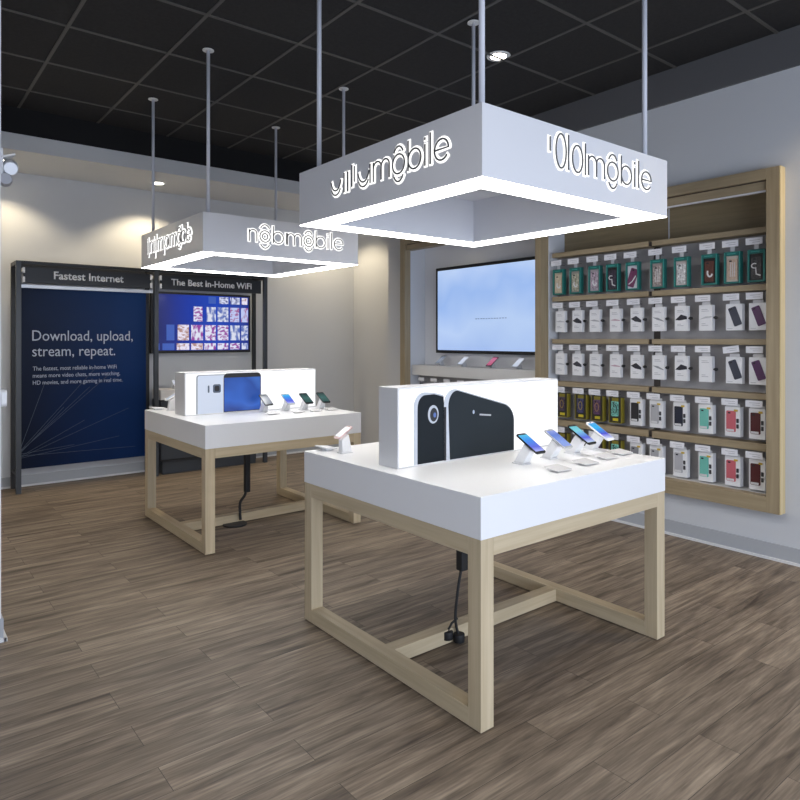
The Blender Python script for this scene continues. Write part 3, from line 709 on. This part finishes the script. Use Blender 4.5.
for (a, b_) in bands:
    wu('shelf_strip', (4.79, PB, 1.935, 2.815, a, b_), M['oak_y']); wu('shelf_strip', (4.79, PB, 2.850, 3.795, a, b_), M['oak_y'])
    wu('strip_joint', (4.81, PB, 2.815, 2.850, a+.003, b_-.003), M['gap'])
wu('counter_shelf', (4.82, BK, 3.91, 5.835, 1.09, 1.205), M['ledge'])
wu('slatwall', (4.93, 4.95, 3.93, 5.82, .435, 1.085), M['board'])

# television in the alcove
tv = thing('television', 'large black-framed television with a pale blue screen in the wall alcove', 'television', (4.95, 4.72, 1.345))
bx('bezel', (0, .05, -.84, .84, 0, .955), M['rubber'], tv, .003)
s_pale = screen_mat('pale_blue_screen', [(.40, .56, .92), (.50, .66, .97), (.34, .52, .92), (.55, .70, .98)], 2, .92, 1.05, 0, .7)
scr = bx('screen', (-.002, 0, -.806, .806, .034, .921), s_pale, tv)
bm = bm_new()
for k in range(12): box(bm, -.0032, -.0024, .21-k*.038-.02-random.random()*.008, .21-k*.038, .366, .373)
obj('text_line', bm, mat('dim_screen_text', (.12, .18, .38), .5), scr)
bx('wall_mount', (.05, .079, -.2, .2, .3, .6), M['black'], tv)

# phones on the alcove shelf
for i, (y, b, s, lb) in enumerate(((5.42, M['silver'], 'grey', 'small silver phone at the far end of the alcove shelf'), (5.06, M['silver'], 'pale', 'small silver-blue phone on the alcove shelf, left of the red one'),
                                   (4.64, M['gloss'], 'red', 'small red-screened phone on the alcove shelf'), (4.29, M['silver'], 'pale', 'small pale phone on the alcove shelf nearest the middle post'))):
    stand((4.91, y, 1.205), -PI/2, .062, .01, ['little stand at the far end of the alcove shelf', 'little stand under the silver-blue phone on the alcove shelf', 'little stand under the red-screened phone on the alcove shelf', 'little stand on the alcove shelf nearest the middle post'][i], 'little stands on the alcove shelf', w=.03, m=M['silver'])
    phone((4.895, y, 1.274), -PI/2, math.radians(36), b, SC[s], lb, 'phones on the alcove shelf', w=.075, l=.155)

# ------------------------------------------------------------------ hooks and packages
def hook(loc, label, tilt=0, white=M['tag'], rail=None):
    t = thing('peg_hook', label, 'display hook', loc, 0, 'peg hooks with price tags')
    x1 = PB-loc[0]
    bm = bm_new(); tube(bm, [(x1, 0, -.012), (.004, 0, -.012), (-.002, 0, -.008)], .0025, 6); tube(bm, [(x1, 0, .012), (0, 0, .012)], .002, 6); obj('rod', bm, M['chrome'], t)
    bm = bm_new(); box(bm, -.003, 0, -.057, .057, -.022, .025, Matrix.Rotation(tilt, 4, 'X')); g = obj('price_tag', bm, white, t, .001)
    bm = bm_new()
    for k in range(2): box(bm, -.0036, -.003, -.04, .03-.02*k, .006-k*.014, .009-k*.014, Matrix.Rotation(tilt, 4, 'X'))
    obj('print_lines', bm, M['print_'], g)
    return t
def fx(u, v, d): return (d, -u, v)    # package plane: +u to the right in the photo (world -Y), d towards +X
MC = {}
def cm(name, col, rough=.4, noise=0, ns=30):
    k = (name,)
    if k not in MC: MC[k] = mat(name, col, rough, noise=noise, nscale=ns)
    return MC[k]
teal = mat('teal_card', (.012, .150, .130), .45); teal_l = mat('light_teal_card', (.05, .30, .26), .45)
def add_case(t, w, h, m, cx=0, cz=0, d0=-.006, d1=-.0005, rot=0, cam_m=None, par=None):
    c, s = math.cos(rot), math.sin(rot)
    f_ = lambda u, v, d: fx(cx+u*c-v*s, cz+u*s+v*c, d)
    bm = bm_new(); prism(bm, rrect(w, h, .008, 4), f_, d0, d1); o = obj('phone_case', bm, m, par or t)
    bm = bm_new(); prism(bm, rrect(w*.28, h*.07, .003, 3), lambda u, v, d: f_(u-w*.18, v+h*.40, d), d0-.0012, d0); obj('camera_cutout', bm, cam_m or M['black'], o)
    return o
def pk_teal(loc, label, k):
    t = thing('phone_case_package', label, 'phone case', loc, 0, 'teal boxed phone cases on the top row')
    w, h, d = .115, .228, .045
    bm = bm_new()
    bw = .013
    box(bm, 0, d, -w/2, w/2, 0, bw); box(bm, 0, d, -w/2, w/2, h-.03, h); box(bm, 0, d, -w/2, -w/2+bw, bw, h-.03); box(bm, 0, d, w/2-bw, w/2, bw, h-.03)
    obj('carton', bm, teal, t, .001)
    bm = bm_new(); prism(bm, rrect(.03, .044, .003), lambda u, v, q: fx(u, v+h+.021, q), .008, .010); obj('hang_tab', bm, M['offwhite'], t)
    inner = [(.50, .42, .30), (.32, .30, .26), (.40, .36, .38), (.02, .02, .02), (.65, .66, .70), (.36, .30, .28), (.60, .52, .48), (.015, .012, .012), (.55, .50, .42), (.02, .018, .018)][k]
    bx('inner_card', (.010, d-.004, -w/2+bw, w/2-bw, bw, h-.03), cm('inner_card_%d' % k, inner, .5), t)
    casec = [(.60, .50, .36), (.42, .40, .30), (.42, .34, .40), (.04, .03, .05), (.16, .035, .10), (.40, .33, .30), (.68, .60, .56), (.10, .035, .025), (.55, .40, .30), (.05, .045, .045)][k]
    c1 = cm('patterned_case_%d' % k, casec, .35, noise=.75 if k in (1, 2, 3, 5, 6, 9) else .2, ns=60)
    o = add_case(t, w*.60, h*.66, c1, 0, h*.44, .004, .010, rot=(-.35 if k == 4 else 0))
    # stripes and motifs printed on the case
    bm = bm_new()
    if k in (0, 1, 2, 7): ribbon(bm, arc(.005, h*.40, .018, .03, 160, 330, 8), .012, lambda u, v, q: fx(u, v, q), .0025, .0039)
    if k in (3, 9): 
        ribbon(bm, arc(-.012, h*.5, .02, .016, 60, 300, 8), .008, lambda u, v, q: fx(u, v, q), .0025, .0039); ribbon(bm, [(-.004, h*.44), (0, .055), (.026, .045)], .009, lambda u, v, q: fx(u, v, q), .0025, .0039)
    if k in (4,): ribbon(bm, [(-.03, .05), (0, .07), (.03, .11)], .009, lambda u, v, q: fx(u, v, q), .0025, .0039)
    if k in (5, 6, 8): 
        for j in (-1, 0, 1): ribbon(bm, [(j*.014, .05), (j*.014+.004, .15)], .004, lambda u, v, q: fx(u, v, q), .0025, .0039+j*.0001)
    obj('motif', bm, cm('pale_motif', (.70, .70, .70), .4), o)
    bm = bm_new(); prism(bm, rrect(.06, .008, .002), lambda u, v, q: fx(u-.005, v+h-.015, q), -.001, 0); obj('title_strip', bm, teal_l, t)
    bx('side_edge', (-.0012, 0, -w/2+.001, -w/2+.006, .004, h-.004), teal_l, t); bx('side_edge', (-.0012, 0, w/2-.006, w/2-.001, .004, h-.004), teal_l, t)
    return t
def pk_white(loc, label, k, row):
    t = thing('accessory_package', label, 'phone accessory', loc, 0, 'white boxed accessories on the middle rows')
    w, h, d = (.115, .190, .04) if k >= 8 else (.100, .190, .04)
    bx('carton', (0, d, -w/2, w/2, 0, h), M['white'], t, .001)
    bm = bm_new(); prism(bm, rrect(w*.6, .044, .006), lambda u, v, q: fx(u, v+h+.001, q), .010, .012); obj('hang_tab', bm, M['offwhite'], t)
    if k >= 8:
        c = cm('slate_case', (.045, .050, .075), .4) if k == 8 else cm('plum_case', (.095, .030, .105), .4)
        add_case(t, .056, .138, c, .008, .100, -.004, 0, rot=math.radians(20))
        bx('print_line', (-.0006, 0, .01, w/2-.01, .012, .015), M['print_'], t)
    else:
        col = [(.55, .55, .58), (.03, .03, .04), (.42, .42, .45), (.55, .38, .44), (.025, .025, .035), (.30, .31, .33), (.02, .02, .03), (.5, .5, .52)][k]
        sl = [-.05, -.12, -.1, -.05, -.2, -.35, .2, .2][k]
        th = .010 if k in (0, 2, 3, 5, 7) else .030
        if k != 7 or row == 1:
            bm = bm_new(); L = w*.46
            prism(bm, [(-L, L*sl*-1-.002), (0, th), (L*1.0, sl*L+th*.2), (L*1.05, sl*L-th*.5), (-L*.2, -th*.5)], lambda u, v, q: fx(u, v+h*.50, q), -.0012, 0)
            obj('printed_phone', bm, cm('printed_phone_%d' % k, col, .4), t)
    bm = bm_new()
    for (a, b_, z, q) in ((-.03, .015, .155, 0), (-.03, .025, .143, 1), (-.03, .0, .05, 2), (-.03, .02, .038, 3)):
        if k < 8 or q < 2 and False: box(bm, -.0006, 0, -b_, -a, z, z+.0035)
    if len(bm.verts): obj('print_lines', bm, M['print_'], t)
    else: bm.free()
    if k not in (8, 9):
        bm = bm_new(); cyl(bm, (.012, -w/2-.018, h*.5), (.028, -w/2-.018, h*.5), .012, n=14); box(bm, .014, .026, -w/2-.018, -w/2+.001, h*.5-.004, h*.5+.004)
        obj('security_tag', bm, M['black'], t)
    return t
yel = mat('yellow_edged_card', (.24, .20, .02), .45)
def pk_yellow(loc, label, k):
    t = thing('rugged_case_package', label, 'phone case', loc, 0, 'black and yellow boxed cases on the lower rows')
    w, h, d = .12, .215, .045
    bx('carton', (0.003, d, -w/2, w/2, 0, h), cm('dark_carton', (.03, .026, .012)), t, .001)
    bm = bm_new()
    box(bm, 0, .003, -w/2, -w/2+.006, 0, h); box(bm, 0, .003, w/2-.006, w/2, 0, h); box(bm, 0, .003, -w/2+.006, w/2-.006, 0, .005); box(bm, .001, .003, -.03, .03, h-.04, h-.006)
    box(bm, .003, d, -w/2-.0008, -w/2, h*.02, h*.98)
    obj('yellow_border', bm, yel, t)
    bx('label_patch', (0.0, .003, -.028, .022, .018, .040), cm('yellow_label', (.60, .50, .03)), t)
    c = [(.06, .04, .07), (.05, .05, .13), (.10, .05, .11), (.16, .42, .36)][k % 4]
    add_case(t, .066, .125, cm('rugged_case_%d' % (k % 4), c, .35, .8, 90), 0, .118, -.004, .002)
    bm = bm_new(); ribbon(bm, arc(0, .118, .018, .035, 0, 360, 14), .006, lambda u, v, q: fx(u, v, q), -.0055, -.0041)
    obj('emblem', bm, cm('emblem_%d' % (k % 4), [(.3, .2, .05), (.35, .25, .06), (.35, .2, .08), (.02, .03, .03)][k % 4]), t)
    bm = bm_new(); prism(bm, rrect(.05, .032, .004), lambda u, v, q: fx(u, v+h-.001, q), .010, .012); obj('hang_tab', bm, M['offwhite'], t)
    return t
def pk_colour(loc, label, col, cname):
    t = thing('phone_case_package', label, 'phone case', loc, 0, 'white boxed colour cases on the lower rows')
    w, h, d = .108, .212, .05
    bx('carton', (0.0, d, -w/2, w/2, 0, h), M['white'], t, .001)
    bm = bm_new(); prism(bm, rrect(w*.9, .034, .006), lambda u, v, q: fx(u, v+h+.003, q), .004, .006); obj('hang_tab', bm, M['offwhite'], t)
    add_case(t, .066, .150, cm(cname, col, .45), -.010, .108, -.004, 0)
    bx('label_patch', (-.0052, -.004, -.012, .040, .036, .052), M['offwhite'], t)
    bm = bm_new(); prism(bm, rrect(.026, .014, .003), lambda u, v, q: fx(u+.024, v+.187, q), -.0048, -.0003); obj('yellow_sticker', bm, cm('amber_sticker', (.60, .42, .05)), t)
    bm = bm_new()
    for z in (.075, .115): prism(bm, rrect(.016, .030, .004), lambda u, v, q: fx(u+.036, v+z, q), -.0046, -.0002)
    obj('feature_icons', bm, cm('icon_dark', (.05, .05, .055)), t)
    return t
ROW1 = [3.675, 3.494, 3.301, 3.128, 2.946, 2.731, 2.537, 2.325, 2.161, 1.999]
ROW2 = [3.653, 3.473, 3.296, 3.1, 2.91, 2.722, 2.537, 2.35, 2.147, 1.989]
ROW4 = [3.632, 3.436, 3.272, 3.1, 2.91, 2.739, 2.545, 2.35, 2.157, 1.992]
FX = 4.795; kf = FX/4.72
ordn = ['far left end', 'second from the left end', 'third from the left end', 'fourth from the left end', 'just left of the strip joint',
        'just right of the strip joint', 'fourth from the right end', 'third from the right end', 'next to the right end', 'right end beside the wood post']
def ya(y): return y*kf if y*kf > 1.995 else 1.995
rowname = ['top row', 'second row', 'third row', 'fourth row', 'bottom row']
tagz = [2.182, 1.800, 1.425, 1.048, .690]
tdesc = ['teal box with a cream and brown case', 'teal box with an olive speckled case', 'teal box with a mauve speckled case', 'teal box with a black floral case', 'teal box with a tilted plum case',
         'teal box with a brown patterned case', 'teal box with a pale rose case', 'teal box with a black and rust case', 'teal box with a tan striped case', 'teal box with a black and white case']
wdesc = ['white box with a faint grey picture', 'white box with a flat black phone picture', 'white box with a thin grey line picture', 'white box with a pale pink line picture', 'white box with a wide black phone picture',
         'white box with a slanted grey line picture', 'white box with a rising black phone picture', 'white box with a nearly blank front', 'white box with a tilted slate case', 'white box with a tilted plum case']
cdesc = [('black', (.02, .02, .022)), ('clear grey', (.42, .42, .44)), ('navy black', (.018, .022, .040)), ('mint green', (.16, .50, .42)), ('coral pink', (.58, .13, .16)), ('maroon', (.085, .014, .016))]
c5 = [('smoke grey', (.25, .25, .27)), ('clear grey', (.42, .42, .44)), ('silver grey', (.45, .45, .48)), ('mint green', (.16, .50, .42)), ('coral pink', (.58, .13, .16)), ('maroon', (.085, .014, .016))]
for r_ in range(5):
    ys = (ROW1, ROW2, ROW2, ROW4, ROW4)[r_]
    for k in range(10):
        y = ya(ys[k])
        zt = tagz[r_]
        hook((4.775, y+(.012 if r_ > 0 else 0.004), zt), 'white price tag on a wire hook, %s, %s' % (rowname[r_], ordn[k]), tilt=(-.13 if (r_, k) == (2, 8) else 0))
        pos = ', %s, %s' % (rowname[r_], ordn[k])
        if r_ == 0: pk_teal((FX, y, 1.900), tdesc[k]+pos, k)
        elif r_ in (1, 2): pk_white((FX, y, (1.563, 1.183)[r_-1]), wdesc[k]+pos, k, r_)
        else:
            z = (.803, .448)[r_-3]
            if k < 4: pk_yellow((FX, y, z), ['black and yellow box with a purple case', 'black and yellow box with a dark blue case', 'black and yellow box with a violet case', 'black and yellow box with a mint case'][k]+pos, k)
            else:
                n, c = (cdesc, c5)[r_-3][k-4]; pk_colour((FX, y, z), 'white box with a %s phone case' % n + pos, c, n.replace(' ', '_')+'_case')
# row under the alcove shelf
for k in range(8):
    y = 5.70-k*.215
    t = thing('peg_hook', 'white price tag on a hook under the alcove shelf, number of hooks from the far end: %d' % k if False else
              'white price tag on a hook below the alcove shelf, ' + ['at its far end', 'second from its far end', 'third from its far end', 'fourth from its far end', 'fourth from the middle post', 'third from the middle post', 'second from the middle post', 'beside the middle post'][k], 'display hook', (4.85, y, 1.045), 0, 'peg hooks below the alcove shelf')
    bm = bm_new(); tube(bm, [(.08, 0, -.03), (.004, 0, -.03)], .0025, 6); tube(bm, [(.08, 0, .0), (0, 0, .0)], .002, 6); obj('rod', bm, M['chrome'], t)
    bx('price_tag', (-.003, 0, -.05, .05, -.018, .018), M['tag'], t)
    p = thing('accessory_package', 'black boxed accessory hanging below the alcove shelf, ' + ['at its far end', 'second from its far end', 'third from its far end', 'fourth from its far end', 'fourth from the middle post', 'third from the middle post', 'second from the middle post', 'beside the middle post'][k], 'phone accessory', (4.865, y-.01, .80), 0, 'black boxed accessories below the alcove shelf')
    bx('carton', (0, .04, -.055, .055, 0, .195), M['black'], p, .001)
    bx('print_panel', (-.001, 0, -.04, .04, .06, .15), M['print_'], p)

# ------------------------------------------------------------------ fittings on the left partition
t = thing('emergency_light', 'white twin-head emergency light high on the left partition edge', 'emergency light', (.480, 3.86, 2.36))
bx('housing', (0, .014, -.05, .10, -.06, .10), M['white'], t, .006)
bm = bm_new(); cyl(bm, (.045, -.055, .0), (.055, .045, .03), .034, .040, n=20); o = obj('lamp_head', bm, M['offwhite'], t, .003)
bm = bm_new(); cyl(bm, (.0445, -.060, -.0015), (.045, -.055, 0), .030, .032, n=20); obj('lens', bm, M['silver'], o)
bm = bm_new(); box(bm, .01, .09, -.05, .03, .045, .055, Matrix.Rotation(-.35, 4, 'Y')); obj('bracket', bm, M['ledge'], t, .002)
bm = bm_new(); cyl(bm, (.022, -.06, -.055), (.03, .03, -.045), .028, .034, n=18); obj('lamp_head', bm, M['print_'], t, .003)
t = thing('wall_control', 'small white rounded wall control on the left partition edge', 'wall control', (.480, 3.80, 1.205))
bm = bm_new(); prism(bm, rrect(.08, .085, .02), lambda u, v, d: (d, u+.02, v), 0, .026); obj('cover', bm, M['white'], t, .004)
bm = bm_new(); prism(bm, rrect(.03, .05, .006), lambda u, v, d: (d, u+.02, v), .026, .028); obj('button', bm, M['offwhite'], t)
